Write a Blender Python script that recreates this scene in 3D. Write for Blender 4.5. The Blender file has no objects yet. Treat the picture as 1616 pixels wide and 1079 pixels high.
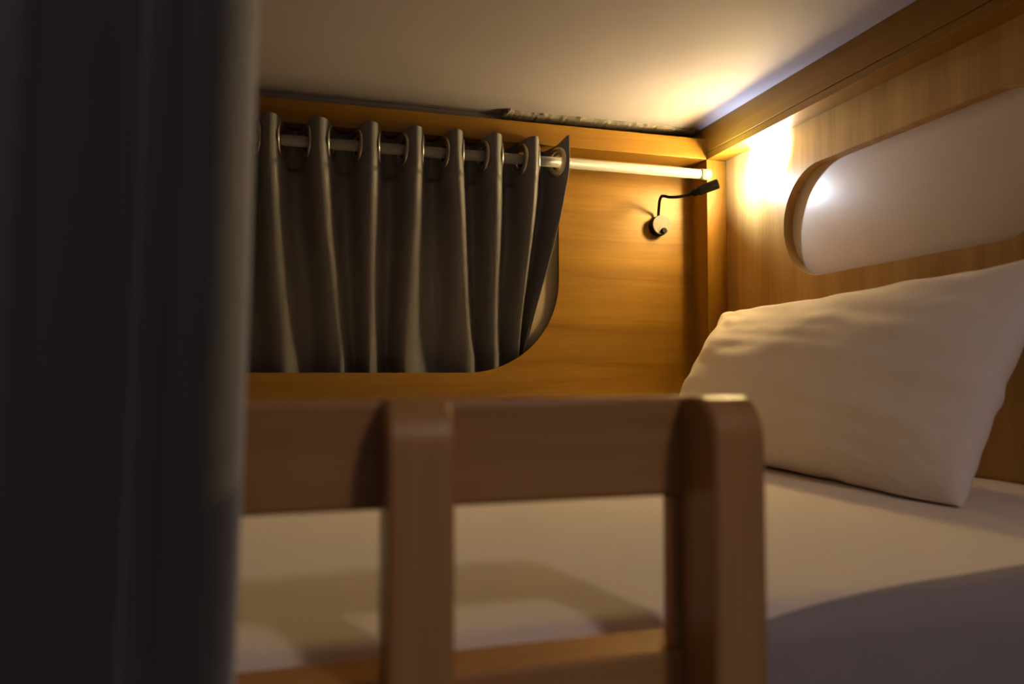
import bpy, bmesh, math, random
from mathutils import Vector, Matrix, noise

random.seed(7)
R = math.radians
Z0 = 1.5                      # camera height above the floor; heights below are given relative to it
sc = bpy.context.scene
C = sc.collection

# ---------------------------------------------------------------- camera
cam_d = bpy.data.cameras.new('camera')
cam = bpy.data.objects.new('camera', cam_d)
C.objects.link(cam)
cam.location = (0, 0, Z0)
cam.rotation_euler = (R(90 + 2.35), 0, R(-16))
cam_d.sensor_width = 36
cam_d.lens = 1182 / 1616 * 36
cam_d.clip_start = 0.02
cam_d.dof.use_dof = True
cam_d.dof.focus_distance = 1.85
cam_d.dof.aperture_fstop = 4.0
sc.camera = cam

# ---------------------------------------------------------------- world, exposure
w = bpy.data.worlds.new('dim_room'); sc.world = w
w.use_nodes = True
w.node_tree.nodes['Background'].inputs[0].default_value = (0.56, 0.50, 0.56, 1)
w.node_tree.nodes['Background'].inputs[1].default_value = 0.12
sc.view_settings.view_transform = 'Standard'
sc.view_settings.look = 'None'
sc.view_settings.gamma = 1
sc.view_settings.exposure = 0.0
sc.view_settings.use_curve_mapping = False
sc.cycles.diffuse_bounces = 6
sc.cycles.sample_clamp_indirect = 0
sc.cycles.use_guiding = True

# the dim lamp of the dormitory room, behind the camera and to its right
rl = bpy.data.lights.new('room_lamp_light', 'POINT')
rl.energy = 24.0; rl.color = (1.0, 0.80, 0.70); rl.shadow_soft_size = 0.10
rlo = bpy.data.objects.new('room_lamp_light', rl); C.objects.link(rlo)
rlo.location = (0.8, -1.4, Z0 + 1.36)

SPOT_W = 500.0
SPOT_COL = (0.72, 0.84, 1.0)

# ---------------------------------------------------------------- materials
def newmat(name):
    m = bpy.data.materials.new(name); m.use_nodes = True
    nt = m.node_tree
    return m, nt, nt.nodes['Principled BSDF']

def wood(name, axis, dark, light, scale=1.0, rough=0.42, streak=14.0):
    m, nt, b = newmat(name)
    N, L = nt.nodes, nt.links
    tc = N.new('ShaderNodeTexCoord'); mp = N.new('ShaderNodeMapping')
    s = [streak * scale] * 3; s[axis] = 0.9 * scale
    mp.inputs['Scale'].default_value = s
    L.new(tc.outputs['Object'], mp.inputs['Vector'])
    n1 = N.new('ShaderNodeTexNoise'); n1.inputs['Scale'].default_value = 1.0
    n1.inputs['Detail'].default_value = 6; n1.inputs['Roughness'].default_value = 0.6
    n1.inputs['Distortion'].default_value = 0.6
    L.new(mp.outputs[0], n1.inputs['Vector'])
    mp2 = N.new('ShaderNodeMapping')
    s2 = [150 * scale] * 3; s2[axis] = 5 * scale
    mp2.inputs['Scale'].default_value = s2
    L.new(tc.outputs['Object'], mp2.inputs['Vector'])
    n2 = N.new('ShaderNodeTexNoise'); n2.inputs['Scale'].default_value = 1.0; n2.inputs['Detail'].default_value = 3
    L.new(mp2.outputs[0], n2.inputs['Vector'])
    mix = N.new('ShaderNodeMath'); mix.operation = 'MULTIPLY_ADD'
    mix.inputs[1].default_value = 0.30; 
    L.new(n2.outputs['Fac'], mix.inputs[0]); 
    sub = N.new('ShaderNodeMath'); sub.operation = 'SUBTRACT'; sub.inputs[1].default_value = 0.15
    L.new(n1.outputs['Fac'], sub.inputs[0]); L.new(sub.outputs[0], mix.inputs[2])
    cr = N.new('ShaderNodeValToRGB')
    cr.color_ramp.elements[0].position = 0.30; cr.color_ramp.elements[0].color = (*dark, 1)
    cr.color_ramp.elements[1].position = 0.68; cr.color_ramp.elements[1].color = (*light, 1)
    L.new(mix.outputs[0], cr.inputs[0]); L.new(cr.outputs[0], b.inputs['Base Color'])
    bp = N.new('ShaderNodeBump'); bp.inputs['Strength'].default_value = 0.08; bp.inputs['Distance'].default_value = 0.001
    L.new(n2.outputs['Fac'], bp.inputs['Height']); L.new(bp.outputs[0], b.inputs['Normal'])
    b.inputs['Roughness'].default_value = rough
    b.inputs['Specular IOR Level'].default_value = 0.35
    return m

WD, WL = (0.190, 0.085, 0.006), (0.320, 0.165, 0.015)
wood_x = wood('oak_laminate_grain_along', 0, WD, WL)
wood_y = wood('oak_laminate_grain_deep', 1, WD, WL)
wood_z = wood('oak_laminate_grain_upright', 2, WD, WL)
wall_z = wood('pale_oak_laminate_upright', 2, (0.36, 0.20, 0.050), (0.54, 0.335, 0.105))
rail_x = wood('brown_oak_grain_along', 0, (0.38, 0.190, 0.066), (0.54, 0.285, 0.105), rough=0.33)
rail_z = wood('brown_oak_grain_upright', 2, (0.38, 0.190, 0.066), (0.54, 0.285, 0.105), rough=0.33)

def plain(name, col, rough=0.6, spec=0.4, metal=0.0, bump=0.0, bscale=60, var=0.0, sheen=0.0, vscale=3):
    m, nt, b = newmat(name)
    N, L = nt.nodes, nt.links
    b.inputs['Roughness'].default_value = rough
    b.inputs['Specular IOR Level'].default_value = spec
    b.inputs['Metallic'].default_value = metal
    b.inputs['Base Color'].default_value = (*col, 1)
    tc = N.new('ShaderNodeTexCoord')
    if var:
        n = N.new('ShaderNodeTexNoise'); n.inputs['Scale'].default_value = vscale; n.inputs['Detail'].default_value = 4
        L.new(tc.outputs['Object'], n.inputs['Vector'])
        cr = N.new('ShaderNodeValToRGB')
        cr.color_ramp.elements[0].position = 0.3; cr.color_ramp.elements[1].position = 0.7
        cr.color_ramp.elements[0].color = (*[c * (1 - var) for c in col], 1)
        cr.color_ramp.elements[1].color = (*[min(1, c * (1 + var)) for c in col], 1)
        L.new(n.outputs['Fac'], cr.inputs[0]); L.new(cr.outputs[0], b.inputs['Base Color'])
    if bump:
        n = N.new('ShaderNodeTexNoise'); n.inputs['Scale'].default_value = bscale; n.inputs['Detail'].default_value = 4
        L.new(tc.outputs['Object'], n.inputs['Vector'])
        bp = N.new('ShaderNodeBump'); bp.inputs['Strength'].default_value = bump; bp.inputs['Distance'].default_value = 0.002
        L.new(n.outputs['Fac'], bp.inputs['Height']); L.new(bp.outputs[0], b.inputs['Normal'])
    if sheen:
        b.inputs['Sheen Weight'].default_value = sheen
        b.inputs['Sheen Roughness'].default_value = 0.4
    return m

ceil_m = plain('painted_plaster', (0.395, 0.375, 0.445), 0.75, 0.2, bump=0.10, bscale=90, var=0.04)
panel_m = plain('white_acrylic', (0.64, 0.55, 0.47), 0.32, 0.6, var=0.015)
sheet_m = plain('white_bed_sheet', (0.86, 0.79, 0.72), 0.85, 0.15, bump=0.25, bscale=22, var=0.03, sheen=0.1)
shade_band_m = plain('mauve_grey_shade', (0.36, 0.32, 0.335), 0.85, 0.15, bump=0.25, bscale=40, var=0.08)  # darker than the sheet to paint shade on the mattress's near edge
pillow_m = plain('white_pillow_case', (0.85, 0.77, 0.71), 0.85, 0.15, bump=0.18, bscale=26, var=0.03, sheen=0.1)
cloth_m = plain('charcoal_satin_cloth', (0.145, 0.140, 0.165), 0.56, 0.35, bump=0.06, bscale=260, var=0.08)
lining_m = plain('beige_lining_cloth', (0.32, 0.26, 0.19), 0.8, 0.2, bump=0.1, bscale=120, var=0.05)
dark_cloth_m = plain('dark_blue_grey_cloth', (0.055, 0.054, 0.060), 0.75, 0.2, bump=0.15, bscale=200, var=0.1, sheen=0.9)
white_m = plain('white_enamel', (0.26, 0.255, 0.265), 0.40, 0.5, var=0.02)
chrome_m = plain('brushed_nickel', (0.62, 0.58, 0.54), 0.28, 0.5, metal=1.0, bump=0.05, bscale=120)
black_m = plain('black_plastic', (0.007, 0.005, 0.004), 0.60, 0.12, bump=0.05, bscale=200)
face_m = plain('champagne_metal', (0.165, 0.15, 0.12), 0.55, 0.4, metal=0.0, var=0.05, vscale=40)
caulk_m = plain('old_caulk', (0.24, 0.22, 0.20), 0.9, 0.1, bump=0.6, bscale=150, var=0.25, vscale=30)
floor_m = wood('dark_floor_boards', 0, (0.10, 0.06, 0.035), (0.18, 0.11, 0.06))
room_m = plain('room_paint', (0.40, 0.36, 0.34), 0.8, 0.2, bump=0.1, var=0.05)
lens_m, _nt, _b = newmat('lit_lamp_lens')
_b.inputs['Base Color'].default_value = (1, 0.95, 0.88, 1)
_b.inputs['Emission Color'].default_value = (0.72, 0.84, 1.0, 1)
_b.inputs['Emission Strength'].default_value = 2500

# ---------------------------------------------------------------- helpers
def mesh_obj(name, bm, m, parent=None, origin=(0, 0, 0), smooth=False):
    """bm holds camera-relative coordinates; origin is where the object's own base is."""
    o3 = Vector(parent['_o']) if parent is not None else Vector(origin)
    bmesh.ops.translate(bm, verts=bm.verts, vec=-o3)
    bmesh.ops.recalc_face_normals(bm, faces=bm.faces)
    me = bpy.data.meshes.new(name); bm.to_mesh(me); bm.free()
    me.materials.append(m)
    if smooth:
        for p in me.polygons: p.use_smooth = True
    o = bpy.data.objects.new(name, me); C.objects.link(o)
    if parent is not None: o.parent = parent
    else: o.location = o3 + Vector((0, 0, Z0))
    o['_o'] = tuple(o3)
    return o

def thing(name, label, cat, origin, group=None):
    o = bpy.data.objects.new(name, None); C.objects.link(o)
    o.empty_display_size = 0.05
    o.location = Vector(origin) + Vector((0, 0, Z0)); o['_o'] = tuple(origin)
    tag(o, label, cat, group)
    return o

def tag(o, label, cat=None, group=None, kind=None):
    o['label'] = label
    if cat: o['category'] = cat
    if group: o['group'] = group
    if kind: o['kind'] = kind
    return o

def struct(o, label):
    o['kind'] = 'structure'; o['label'] = label
    return o

def add_box(bm, x0, x1, y0, y1, z0, z1, bev=0.0, seg=2):
    g = bmesh.ops.create_cube(bm, size=1.0)['verts']
    for v in g:
        v.co = Vector(((x0 + x1) / 2 + v.co.x * (x1 - x0), (y0 + y1) / 2 + v.co.y * (y1 - y0), (z0 + z1) / 2 + v.co.z * (z1 - z0)))
    if bev:
        es = list({e for v in g for e in v.link_edges})
        bmesh.ops.bevel(bm, geom=es, offset=bev, segments=seg, affect='EDGES', profile=0.5)
    return bm

def box(*a, **k): return add_box(bmesh.new(), *a, **k)

def add_tube(bm, pts, radii, seg=16, caps=True, axis=None):
    pts = [Vector(p) for p in pts]
    if not isinstance(radii, (list, tuple)): radii = [radii] * len(pts)
    rings, up = [], None
    for i, p in enumerate(pts):
        t = axis or (pts[min(i + 1, len(pts) - 1)] - pts[max(i - 1, 0)]).normalized()
        if up is None:
            up = Vector((0, 0, 1)) if abs(t.z) < 0.9 else Vector((0, 1, 0))
        s = t.cross(up).normalized(); up = s.cross(t).normalized()
        rings.append([bm.verts.new(p + radii[i] * (math.cos(a) * s + math.sin(a) * up))
                      for a in [2 * math.pi * k / seg for k in range(seg)]])
    for a, b in zip(rings, rings[1:]):
        for k in range(seg):
            bm.faces.new((a[k], a[(k + 1) % seg], b[(k + 1) % seg], b[k]))
    if caps:
        bm.faces.new(rings[0][::-1]); bm.faces.new(rings[-1])
    return bm

def tube(*a, **k): return add_tube(bmesh.new(), *a, **k)

def plate_with_hole(outer, inner, to3, t):
    """flat plate: 2-D outer loop, 2-D inner loop, to3(u, v, depth) maps into space."""
    bm = bmesh.new()
    layers = []
    for d in (0, t):
        lo = [bm.verts.new(to3(u, v, d)) for u, v in outer]
        li = [bm.verts.new(to3(u, v, d)) for u, v in inner]
        es = [bm.edges.new((l[i], l[(i + 1) % len(l)])) for l in (lo, li) for i in range(len(l))]
        bmesh.ops.triangle_fill(bm, use_beauty=True, use_dissolve=False, edges=es)
        layers.append((lo, li))
    (a0, b0), (a1, b1) = layers
    for p, q in ((a0, a1), (b0, b1)):
        for i in range(len(p)):
            j = (i + 1) % len(p)
            bm.faces.new((p[i], p[j], q[j], q[i]))
    return bm

def rrect(u0, u1, v0, v1, rad, n=14):
    """rounded rectangle; rad = (bl, br, tr, tl)"""
    out = []
    for (cu, cv, r, a0) in ((u0 + rad[0], v0 + rad[0], rad[0], 180), (u1 - rad[1], v0 + rad[1], rad[1], 270),
                            (u1 - rad[2], v1 - rad[2], rad[2], 0), (u0 + rad[3], v1 - rad[3], rad[3], 90)):
        for k in range(n + 1):
            a = R(a0 + 90 * k / n)
            out.append((cu + r * math.cos(a), cv + r * math.sin(a)))
    return out

def smoothstep(a, b, x):
    t = max(0, min(1, (x - a) / (b - a))); return t * t * (3 - 2 * t)

def lerp_table(tab, x):
    for (x0, y0), (x1, y1) in zip(tab, tab[1:]):
        if x <= x1:
            t = max(0, (x - x0) / (x1 - x0)); return y0 + (y1 - y0) * t
    return tab[-1][1]

# ---------------------------------------------------------------- the setting
XR = 1.067        # right wall plane
YP = 1.780        # far panel plane
ZC = 0.636        # ceiling
ZF = -Z0          # floor
XL = -1.15

struct(mesh_obj('floor', box(XL - .1, XR + .15, -2.9, 2.3, ZF - .05, ZF), floor_m), 'dark wooden floor of the dormitory')
ceiling = struct(mesh_obj('ceiling', box(XL - .1, XR + .15, 0.28, 2.3, ZC, ZC + .05), ceil_m),
                 'cream painted ceiling lit above the bunk')

mesh_obj('corridor_ceiling', box(XL - .1, XR + .15, -2.9, 0.30, 1.52, 1.57), ceil_m, ceiling)
mesh_obj('fascia', box(XL - .1, XR + .15, 0.28, 0.30, ZC + .05, 1.52), room_m, ceiling)

# far panel with the rounded opening
outer = [(XL, ZF), (XR + .02, ZF), (XR + .02, ZC), (XL, ZC)]
inner = rrect(-0.75, 0.634, 0.0, 0.535, (0.23, 0.235, 0.04, 0.04), 24)
o = mesh_obj('wall_back', plate_with_hole(outer, inner, lambda u, v, d: Vector((u, YP + d, v)), 0.008), wood_x)
struct(o, 'orange oak panel behind the bunk with a round-cornered window opening')
struct(mesh_obj('wall_outer', box(XL - .1, XR + .15, 2.22, 2.27, ZF, ZC), room_m), 'dim wall beyond the window opening')
struct(mesh_obj('wall_left', box(XL - .03, XL, -0.3, 2.2, ZF, ZC), wood_z), 'oak end wall at the foot of the bunk')

# right wall with the long oval recess and its white panel
outer = [(-0.6, ZF), (2.2, ZF), (2.2, ZC), (-0.6, ZC)]
inner = rrect(0.80, 1.465, 0.208, 0.452, (.1219, .1219, .1219, .1219), 20)
wr = mesh_obj('wall_right', plate_with_hole(outer, inner, lambda u, v, d: Vector((XR + d, u, v)), 0.026), wall_z)
struct(wr, 'oak head wall with a long oval recess')
ip = mesh_obj('inset_panel', box(XR + .024, XR + .034, 0.70, 1.55, 0.15, 0.50), panel_m, wr)
ip['label'] = 'white glossy panel set behind the oval cut-out'

# header board and corner post of the far wall, beam on the right wall
o = struct(mesh_obj('trim_1', box(XL, 1.010, 1.700, YP, 0.550, 0.603, bev=.0015), wood_x), 'oak header board above the curtain rod')
o = struct(mesh_obj('trim_2', box(1.010, XR, 1.700, YP, ZF, 0.550, bev=.0015), wood_z), 'upright oak post in the corner beside the reading lamp')
bm = box(1.010, XR, -0.55, YP, 0.5685, ZC, bev=.0012)
o = struct(mesh_obj('trim_3', bm, wood_y), 'oak beam along the top of the head wall')
bm = box(1.012, XR, -0.55, 1.7795, 0.550, 0.5675, bev=.0012)
mesh_obj('lower_batten', bm, wood_y, o)

# ragged caulk along the gap between ceiling and header
bm = bmesh.new()
n = 130
prev = None
for i in range(n + 1):
    t = i / n
    x = 0.475 + (1.008 - 0.475) * t
    j = noise.noise(Vector((x * 60, 0, 3.1))) * .5 + noise.noise(Vector((x * 17, 4, 0))) * .6
    k = noise.noise(Vector((x * 95, 9, 1)))
    yf = 1.722 - 0.009 * j - (0.010 if noise.noise(Vector((x * 38, 2, 8))) > .34 else 0) + 0.012 * smoothstep(.8, 1.0, t)
    zl = ZC - 0.0055 - 0.003 * k - 0.003 * (1 - t)
    a = [bm.verts.new(p) for p in ((x, yf, ZC + .002), (x, yf + .001, zl + .003), (x, yf + .007, zl), (x, 1.757 + .004 * j, zl - .003), (x, 1.762, ZC + .002))]
    if prev:
        for q in range(5):
            bm.faces.new((prev[q], prev[(q + 1) % 5], a[(q + 1) % 5], a[q]))
    else: bm.faces.new(a)
    prev = a
bm.faces.new(prev[::-1])
ck = mesh_obj('caulk_bead', bm, caulk_m, ceiling)
mesh_obj('filler_strip', box(XL, 0.478, 1.762, 1.778, 0.604, ZC + .002, bev=.003), ceil_m, ceiling)
ck['label'] = 'ragged old caulk in the gap above the header'

# ---------------------------------------------------------------- bed base, mattress, guard rail, ladder
bb = thing('bed_base', 'oak bunk platform under the white mattress', 'bed base', (0, 1.1, -.34))
mesh_obj('platform', box(XL + .002, XR - .002, 0.44, YP - .002, -.345, -.315, bev=.002), wood_x, bb)
mesh_obj('side_board', box(XL + .002, XR - .002, 0.441, 0.465, -.47, -.346, bev=.002), rail_x, bb)

def mattress():
    bm = bmesh.new()
    x0, x1, y0, y1, zt, zb = XL + .01, XR - .004, 0.4725, YP - .006, -.170, -.313
    nx, ny = 150, 90
    r = 0.030
    prof = []                                    # (y, z) profile from the bottom front over the edge to the back
    for k in range(5): prof.append((y0, zb + (zt - r - zb) * k / 5))
    for k in range(9):
        a = R(180 - 90 * k / 8); prof.append((y0 + r + r * math.cos(a), zt - r + r * math.sin(a)))
    for k in range(1, ny): prof.append((y0 + r + (y1 - y0 - r) * k / ny, zt))
    prof.append((y1, zt - .004)); prof.append((y1, zb))
    rows = []
    for i in range(nx + 1):
        x = x0 + (x1 - x0) * i / nx
        row = []
        for (y, z) in prof:
            wv = 0.0012 * noise.noise(Vector((x * 3, y * 4, 0))) + 0.0012 * noise.noise(Vector((x * 11 + y * 6, y * 16, 5)))
            top = 1 if z > zb + .03 else 0
            yy = y
            if y < 0.52:
                bulge = 0.0 * smoothstep(.28, .36, x) * (1 - smoothstep(.7, 1.0, x))
                yy = y - bulge * (1 - smoothstep(.48, .52, y)) + top * 0.002 * noise.noise(Vector((x * 9, z * 30, 2)))
            row.append(bm.verts.new((x, yy, z + top * wv)))
        rows.append(row)
    for a, b in zip(rows, rows[1:]):
        for k in range(len(prof) - 1):
            bm.faces.new((a[k], b[k], b[k + 1], a[k + 1]))
        bm.faces.new((a[-1], b[-1], b[0], a[0]))
    bm.faces.new(rows[0]); bm.faces.new(rows[-1][::-1])
    return bm
o = mesh_obj('mattress', mattress(), sheet_m, origin=(0, 1.1, -.313), smooth=True)
tag(o, 'white sheeted mattress filling the bunk', 'mattress')

# added grey-mauve band, shade put into its colour, over the mattress's open near edge
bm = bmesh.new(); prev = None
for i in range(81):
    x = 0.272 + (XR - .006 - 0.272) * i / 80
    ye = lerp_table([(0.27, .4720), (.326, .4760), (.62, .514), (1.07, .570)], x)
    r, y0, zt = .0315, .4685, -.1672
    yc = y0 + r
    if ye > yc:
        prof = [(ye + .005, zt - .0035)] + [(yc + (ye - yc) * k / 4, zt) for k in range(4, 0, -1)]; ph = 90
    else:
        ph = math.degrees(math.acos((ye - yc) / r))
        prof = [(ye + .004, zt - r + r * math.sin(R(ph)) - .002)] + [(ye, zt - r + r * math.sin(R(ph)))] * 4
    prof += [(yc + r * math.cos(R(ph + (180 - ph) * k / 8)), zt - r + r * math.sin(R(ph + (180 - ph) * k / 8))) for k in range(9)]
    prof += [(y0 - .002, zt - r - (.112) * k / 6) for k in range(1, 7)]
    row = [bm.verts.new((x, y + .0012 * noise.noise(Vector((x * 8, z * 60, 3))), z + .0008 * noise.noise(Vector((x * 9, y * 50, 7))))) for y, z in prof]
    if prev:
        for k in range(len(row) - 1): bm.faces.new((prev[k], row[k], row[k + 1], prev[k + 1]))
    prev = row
bo = mesh_obj('shade_band', bm, shade_band_m, o, smooth=True)
bo['label'] = 'added grey-mauve band painted as shade along the open near edge'
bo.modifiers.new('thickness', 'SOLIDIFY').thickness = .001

gr = thing('guard_rail', 'brown wooden guard rail along the near side of the mattress', 'guard rail', (-.4, .445, -.345))
mesh_obj('top_rail', box(XL + .002, 0.2655, 0.425, 0.455, -.0770, -.0150, bev=.004, seg=3), rail_x, gr)
mesh_obj('bottom_rail', box(XL + .002, 0.2655, 0.425, 0.465, -.3140, -.1715, bev=.0025), rail_x, gr)
mesh_obj('end_block', box(0.2265, 0.2655, 0.427, 0.440, -.1715, -.0770, bev=.002), rail_z, gr)

def post_bm(xa, xb):
    """upright stile, its front top edge rounded over"""
    bm = bmesh.new()
    yf, yb, zt = 0.385, 0.4245, -.0145
    ry, rz = 0.021, 0.026
    prof = [(yb, ZF), (yb, zt)]
    for k in range(11):
        a = R(90 + 90 * k / 10)
        prof.append((yf + ry + ry * math.cos(a), zt - rz + rz * math.sin(a)))
    prof += [(yf, -.2), (yf, ZF)]
    e = .0022
    loops = []
    for x, ins in ((xa, e), (xa + e, 0), (xb - e, 0), (xb, e)):
        loops.append([bm.verts.new((x, y + (ins if y < yf + ry else -ins * 0), z - (ins if z > zt - rz else 0))) for y, z in prof])
    for a, b in zip(loops, loops[1:]):
        for k in range(len(prof)):
            j = (k + 1) % len(prof)
            bm.faces.new((a[k], a[j], b[j], b[k]))
    bm.faces.new(loops[0]); bm.faces.new(loops[-1][::-1])
    return bm
ld = thing('bunk_ladder', 'brown wooden ladder with two rounded stiles against the guard rail', 'ladder', (.155, .405, ZF))
mesh_obj('stile', post_bm(0.0450, 0.0798), rail_z, ld)
mesh_obj('stile', post_bm(0.2325, 0.2665), rail_z, ld)
for z in (-.50, -.78, -1.06, -1.34):
    mesh_obj('rung', box(0.0798, 0.2325, 0.388, 0.422, z - .012, z + .012, bev=.004), rail_x, ld)

# ---------------------------------------------------------------- pillow
def pillow():
    bm = bmesh.new()
    a, b, T = 0.408, 0.198, 0.088
    bot = Vector((0.795, 1.155, -.182)); top = Vector((0.975, 1.155, .150))
    e2 = (top - bot).normalized(); e1 = Vector((0, 1, 0)); nrm = Vector((-e2.z, 0, e2.x))
    cen = (bot + top) / 2
    hb = (top - bot).length / 2
    nu, nv = 110, 70
    def pt(i, j, side):
        u = -1 + 2 * i / nu; v = -1 + 2 * j / nv
        # denser towards the seams
        u = math.sin(u * math.pi / 2); v = math.sin(v * math.pi / 2)
        pu = a * u * (1 - .055 * (1 - abs(v) ** 2.2))
        pv = hb * v * (1 - .10 * (1 - abs(u) ** 2.2)) + .0
        # the near top corner is drawn up, the far top one squared off
        rc = (abs(u) ** 9) * (abs(v) ** 9)
        pu *= 1 - .02 * rc; pv *= 1 - .04 * rc * (1.6 if v < 0 else .4)
        pv += .010 * max(0, v) * u * -1
        f = max(0, (1 - abs(u) ** 2.4)) * max(0, (1 - abs(v) ** 2.0))
        h = T * f ** 0.47
        cr = (abs(u * v)) ** 2.2
        h += .006 * noise.noise(Vector((u * 2.4 + 3, v * 2.2, 1 + side))) * min(1, f * 6)
        rad = math.hypot(abs(u) - 1, abs(v) - 1)
        wr = noise.noise(Vector((math.atan2(1 - abs(v) + .01, 1 - abs(u) + .01) * 6, rad * 2, u * 2 + v)))
        h += .006 * wr * math.exp(-rad * 2.4) * min(1, f * 10)
        dr = noise.noise(Vector((u * 2.0 + v * 1.2, v * 7 - u * 2.2, 4.2 + side)))
        h += .0045 * dr * min(1, f * 5)
        pu += .013 * math.exp(-((u - 1) ** 2 + (v - 1) ** 2) / .03) - .014 * math.exp(-((u - 1) ** 2 / .02 + (v - .66) ** 2 / .02))
        q = cen + e1 * pu + e2 * pv + nrm * (h * side)
        q += e1 * .006 * noise.noise(Vector((u * 3, v * 5, 9)))
        q += e2 * .005 * noise.noise(Vector((u * 6, v * 3, 7)))
        if q.z < -.1665: q.z = -.1665 + (q.z + .1665) * 0.05
        if q.x > XR - .004: q.x = XR - .004 + (q.x - XR + .004) * .02
        return q
    grids = {}
    for side in (1, -1):
        g = {}
        for i in range(nu + 1):
            for j in range(nv + 1):
                edge = i in (0, nu) or j in (0, nv)
                if side == -1 and edge: g[i, j] = grids[1][i, j]
                else: g[i, j] = bm.verts.new(pt(i, j, side))
        grids[side] = g
        for i in range(nu):
            for j in range(nv):
                f = [g[i, j], g[i + 1, j], g[i + 1, j + 1], g[i, j + 1]]
                bm.faces.new(f if side == 1 else f[::-1])
    return bm
o = mesh_obj('pillow', pillow(), pillow_m, origin=(.90, 1.16, -.169), smooth=True)
tag(o, 'plump white pillow leaning against the head wall', 'pillow')

# ---------------------------------------------------------------- curtain rod
rd = thing('curtain_rod', 'white round curtain rod under the header board', 'curtain rod', (0, 1.69, .507))
YR, ZR = 1.688, 0.5065
mesh_obj('rod', tube([(-1.10, YR, ZR), (0.990, YR, ZR)], 0.0122, 28), white_m, rd, smooth=False)
rod = rd.children[0]
for p in rod.data.polygons: p.use_smooth = len(p.vertices) == 4
cap = mesh_obj('end_cap', tube([(0.983, YR, ZR), (0.9835, YR, ZR), (1.0095, YR, ZR)], [0.0125, 0.0142, 0.0142], 28), white_m, rd)
for p in cap.data.polygons: p.use_smooth = len(p.vertices) == 4
cap = mesh_obj('end_cap', tube([(-1.148, YR, ZR), (-1.10, YR, ZR)], 0.0142, 28), white_m, rd)

# ---------------------------------------------------------------- window curtain on the rod
# ridge positions: X at the rod and at the sill
ridge = [(-.48, -.50), (-.375, -.38), (-.27, -.255), (-.166, -.15), (-.0625, -.035), (.040, .098), (.151, .166), (.250, .252),
         (.343, .412), (.4356, .474), (.529, .536)]
PH = 40            # samples per fold
def curtain_xy(s, z):
    """s counts folds (0 = first ridge); returns x, y at height z"""
    n = len(ridge) - 1
    i = max(0, min(n - 1, int(math.floor(s)))); f = s - i
    t = smoothstep(0.52, 0.02, z) if z < .52 else 0
    t = max(0, min(1, (0.50 - z) / 0.46)); t = t ** 1.25
    def rx(k):
        if k > n:   # beyond the last ridge: the free hem
            return (ridge[n][0] + .090 * (k - n)) * (1 - t) + (ridge[n][1] + .016 * (k - n)) * t
        return ridge[k][0] * (1 - t) + ridge[k][1] * t
    if s <= n:
        # steeper crossing: the cloth runs almost square to the rod between front and back
        x = rx(i) + (rx(i + 1) - rx(i)) * (f + 0.030 * math.sin(4 * math.pi * f) * (1 - t))
    else:
        x = rx(n) + (rx(n + 1) - rx(n)) * (s - n)
    c = math.cos(2 * math.pi * s)
    # narrower backs than fronts lower down, sharper ridges to the right
    sharp = 0.30 * t * smoothstep(6, 9, s)
    c = c * (1 - sharp) + sharp * (2 * abs(math.cos(math.pi * s)) ** 0.5 - 1)
    c += t * 0.30 * noise.noise(Vector((s * 1.9, z * 1.5, 6)))
    amp = 0.040 * (1 - t) + 0.024 * t
    yc = 1.690 + (1.835 - 1.690) * smoothstep(.46, .02, z) if False else 1.690 + 0.147 * smoothstep(0.50, 0.0, z)
    y = yc - amp * c
    hem = 0.0042 if z > 0.452 else 0.0
    y -= hem * (1 if c > 0 else -1) * abs(c)
    # ripples half way between ridges
    y += t * .0035 * noise.noise(Vector((x * 40, z * 3, 2))) + .002 * noise.noise(Vector((x * 18, z * 9, 3)))
    return x, y

def curtain():
    bm = bmesh.new()
    s0, s1 = 0.0, len(ridge) - 1 + 0.95
    ns = int((s1 - s0) * PH)
    zs = [0.548, 0.5465] + [0.5465 - (0.5465 - .4535) * k / 12 for k in range(1, 13)] + [0.4515] + [0.4515 - (0.4515 + .16) * k / 70 for k in range(1, 71)]
    rows = []
    for z in zs:
        row = []
        for i in range(ns + 1):
            s = s0 + (s1 - s0) * i / ns
            x, y = curtain_xy(s, z)
            zz = z + (.004 * math.cos(2 * math.pi * s) if z > .5 else 0)
            # the free corner at the top stands up a little
            zz += .012 * smoothstep(s1 - .22, s1, s) * smoothstep(.50, .548, z)
            row.append(bm.verts.new((x, y, zz)))
        rows.append(row)
    for a, b in zip(rows, rows[1:]):
        for k in range(ns):
            q = (a[k].co + a[k + 1].co + b[k + 1].co + b[k].co) / 4
            if math.hypot(q.y - YR, q.z - ZR) < .021: continue      # the eyelet hole
            bm.faces.new((a[k], a[k + 1], b[k + 1], b[k]))
    return bm
wc = thing('window_curtain', 'charcoal grey eyelet curtain hanging across the window opening', 'curtain', (0, 1.75, -.16))
cl = mesh_obj('cloth', curtain(), cloth_m, wc, smooth=True)
sm = cl.modifiers.new('thickness', 'SOLIDIFY'); sm.thickness = 0.0016; sm.offset = 0

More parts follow.
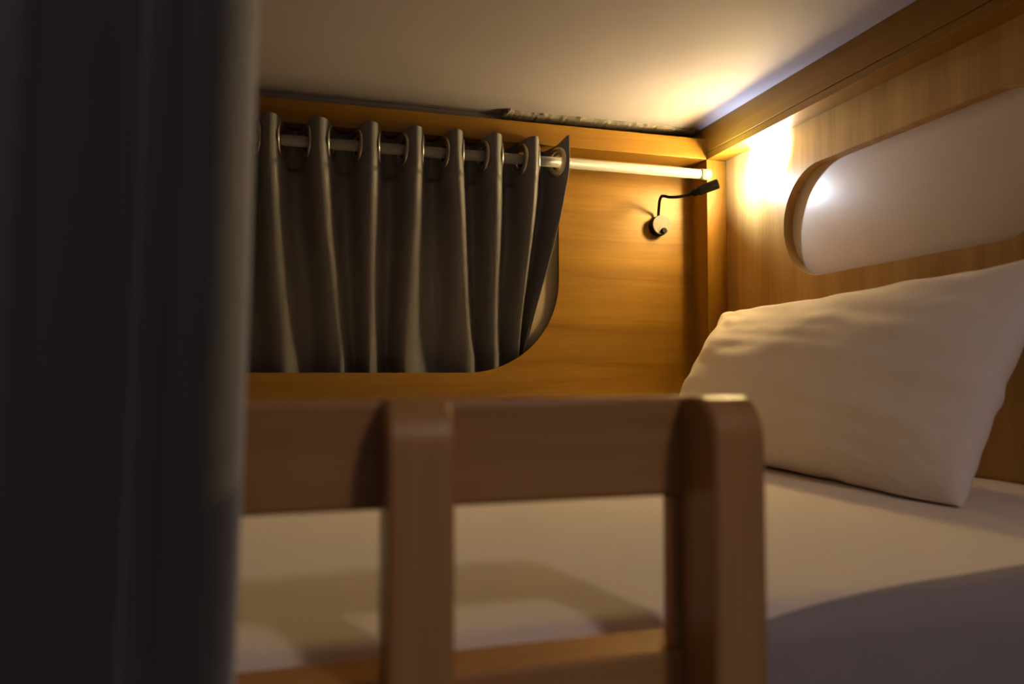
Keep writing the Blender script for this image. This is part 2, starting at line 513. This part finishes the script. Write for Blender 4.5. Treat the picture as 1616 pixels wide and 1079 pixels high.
# eyelets
def eyelet_mesh():
    bm = bmesh.new()
    segs, ring = 32, 10
    R0, r0 = 0.0285, 0.0090
    rows = []
    for i in range(segs):
        A = 2 * math.pi * i / segs
        row = []
        for j in range(ring):
            B = 2 * math.pi * j / ring
            rr = R0 + r0 * math.cos(B)
            row.append(bm.verts.new((0.0034 * math.sin(B), rr * math.cos(A), rr * math.sin(A))))
        rows.append(row)
    for i in range(segs):
        a, b = rows[i], rows[(i + 1) % segs]
        for j in range(ring):
            bm.faces.new((a[j], a[(j + 1) % ring], b[(j + 1) % ring], b[j]))
    bmesh.ops.recalc_face_normals(bm, faces=bm.faces)
    me = bpy.data.meshes.new('eyelet'); bm.to_mesh(me); bm.free()
    me.materials.append(chrome_m)
    for p in me.polygons: p.use_smooth = True
    return me
em = eyelet_mesh()
for k in range(len(ridge)):
    for q in (0.25, 0.75):
        s = k + q
        xa, ya = curtain_xy(s - .02, ZR); xb, yb = curtain_xy(s + .02, ZR); x, y = curtain_xy(s, ZR)
        e = bpy.data.objects.new('eyelet', em); C.objects.link(e)
        e.parent = wc
        e.location = Vector((x, YR, ZR)) - Vector(wc['_o'])
        ang = math.atan2(yb - ya, xb - xa)
        e.rotation_euler = (0, 0, ang - math.pi / 2 if ang > 0 else ang + math.pi / 2)

# beige lining seen past the free hem, just behind the opening
bm = bmesh.new()
prev = None
S1 = len(ridge) - 1 + 0.95
for j in range(41):
    z = 0.40 - 0.55 * j / 40
    hx, hy = curtain_xy(S1, z)
    ya = max(hy + .004, 1.795)
    row = []
    for i in range(41):
        t = i / 40
        x = hx - .004 + (0.72 - hx) * t
        row.append(bm.verts.new((x, ya + (1.800 - ya) * smoothstep(0, .3, t) + .0030 * math.sin(t * 16 + z * 6) * smoothstep(.3, .05, z), z)))
    if prev:
        for i in range(40): bm.faces.new((prev[i], row[i], row[i + 1], prev[i + 1]))
    prev = row
ln = mesh_obj('lining', bm, lining_m, wc, smooth=True)
ln['label'] = 'beige lining showing past the free hem'
sm = ln.modifiers.new('thickness', 'SOLIDIFY'); sm.thickness = 0.0014; sm.offset = 0

# ---------------------------------------------------------------- reading lamp
bx, bz = 0.910, 0.385
lamp = thing('reading_lamp', 'black gooseneck reading lamp on a round base on the oak panel', 'lamp', (bx, YP, bz))
mesh_obj('base', tube([(bx, YP, bz), (bx, 1.7615, bz), (bx, 1.7585, bz)], [.0262, .0262, .0245], 36), black_m, lamp)
fp = mesh_obj('face_plate', tube([(bx, 1.7585, bz), (bx, 1.7560, bz), (bx, 1.7552, bz)], [.0256, .0256, .0246], 40), face_m, lamp)
mesh_obj('switch', tube([(bx + .004, 1.7552, bz - .0155), (bx + .004, 1.749, bz - .0155), (bx + .004, 1.7475, bz - .0155)], [.0074, .0074, .006], 20), black_m, fp)
tip = Vector((0.972, 1.585, 0.4560)); d = Vector((.83, -.36, .32)).normalized()
tail = tip - d * .062
neck = [Vector((bx - .004, 1.768, bz + .022)), Vector((bx - .005, 1.764, bz + .035)), Vector((bx - .010, 1.752, bz + .045)),
        Vector((.8935, 1.735, .4440)), Vector((.8905, 1.718, .4500)), Vector((.8925, 1.706, .4480)),
        Vector((.900, 1.693, .4430)), Vector((.914, 1.672, .4400)), tail - d * .012, tail]
# smooth the neck with a Catmull-Rom pass
def cat(pts, n=8):
    out = []
    P = [pts[0]] + pts + [pts[-1]]
    for i in range(1, len(P) - 2):
        p0, p1, p2, p3 = P[i - 1:i + 3]
        for k in range(n):
            t = k / n
            out.append(.5 * ((2 * p1) + (p2 - p0) * t + (2 * p0 - 5 * p1 + 4 * p2 - p3) * t * t + (3 * p1 - p0 - 3 * p2 + p3) * t ** 3))
    out.append(pts[-1]); return out
mesh_obj('gooseneck', tube(cat(neck), 0.0038, 12), black_m, lamp, smooth=True)
hd = [tail - d * .004, tail, tail + d * .001, tail + d * .012, tail + d * .0135, tip - d * .002, tip, tip + d * .0001, tip - d * .0025]
lh = mesh_obj('lamp_head', tube(hd, [.0055, .0080, .0092, .0096, .0118, .0122, .0116, .0096, .0084], 28, axis=d), black_m, lamp)
mesh_obj('lens', tube([tip - d * .0024, tip - d * .0018], .0078, 24), lens_m, lh)
sp = bpy.data.lights.new('reading_lamp_light', 'SPOT')
sp.energy = SPOT_W; sp.color = SPOT_COL; sp.spot_size = R(70); sp.spot_blend = 1.0; sp.shadow_soft_size = 0.006
spo = bpy.data.objects.new('reading_lamp_light', sp); C.objects.link(spo)
spo.parent = lamp
spo.location = tip + d * .003 - Vector(lamp['_o'])
aim = Vector((.83, -.36, .30))
spo.rotation_euler = aim.to_track_quat('-Z', 'Y').to_euler()

# ---------------------------------------------------------------- privacy curtain in the foreground
def fore_curtain():
    bm = bmesh.new()
    path = [(-.62, .36), (-.56, .325), (-.50, .352), (-.44, .320), (-.38, .350), (-.32, .315), (-.265, .345), (-.215, .312), (-.172, .342), (-.148, .343),
            (-.128, .335), (-.108, .318), (-.092, .308), (-.078, .316), (-.066, .330), (-.056, .322), (-.045, .314), (-.035, .319), (-.0265, .332),
            (-.0215, .350), (-.022, .370), (-.030, .388), (-.050, .398)]
    pts = cat([Vector((x, y, 0)) for x, y in path], 9)
    zs = [ZC - .015 - (ZC + 1.10) * k / 40 for k in range(41)]
    rows = []
    for z in zs:
        row = []
        for p in pts:
            sway = (.022 * (z + .17) - .0022) * (1 if p.x > -.2 else .4)
            wob = .004 * noise.noise(Vector((p.x * 14, z * 1.6, 2)))
            row.append(bm.verts.new((p.x - .004 + sway + wob * .25, p.y + wob, z)))
        rows.append(row)
    for a, b in zip(rows, rows[1:]):
        for k in range(len(pts) - 1):
            bm.faces.new((a[k], a[k + 1], b[k + 1], b[k]))
    return bm
pc = thing('privacy_curtain', 'dark blurred bunk curtain hanging in the near left foreground', 'curtain', (-.3, .33, -1.1))
cl = mesh_obj('cloth', fore_curtain(), dark_cloth_m, pc, smooth=True)
sm = cl.modifiers.new('thickness', 'SOLIDIFY'); sm.thickness = 0.0018; sm.offset = 0
mesh_obj('track', box(XL + .02, XR - .07, .318, .346, ZC - .016, ZC - .0005, bev=.002), white_m, pc)

for ob in list(bpy.data.objects):
    if '_o' in ob: del ob['_o']
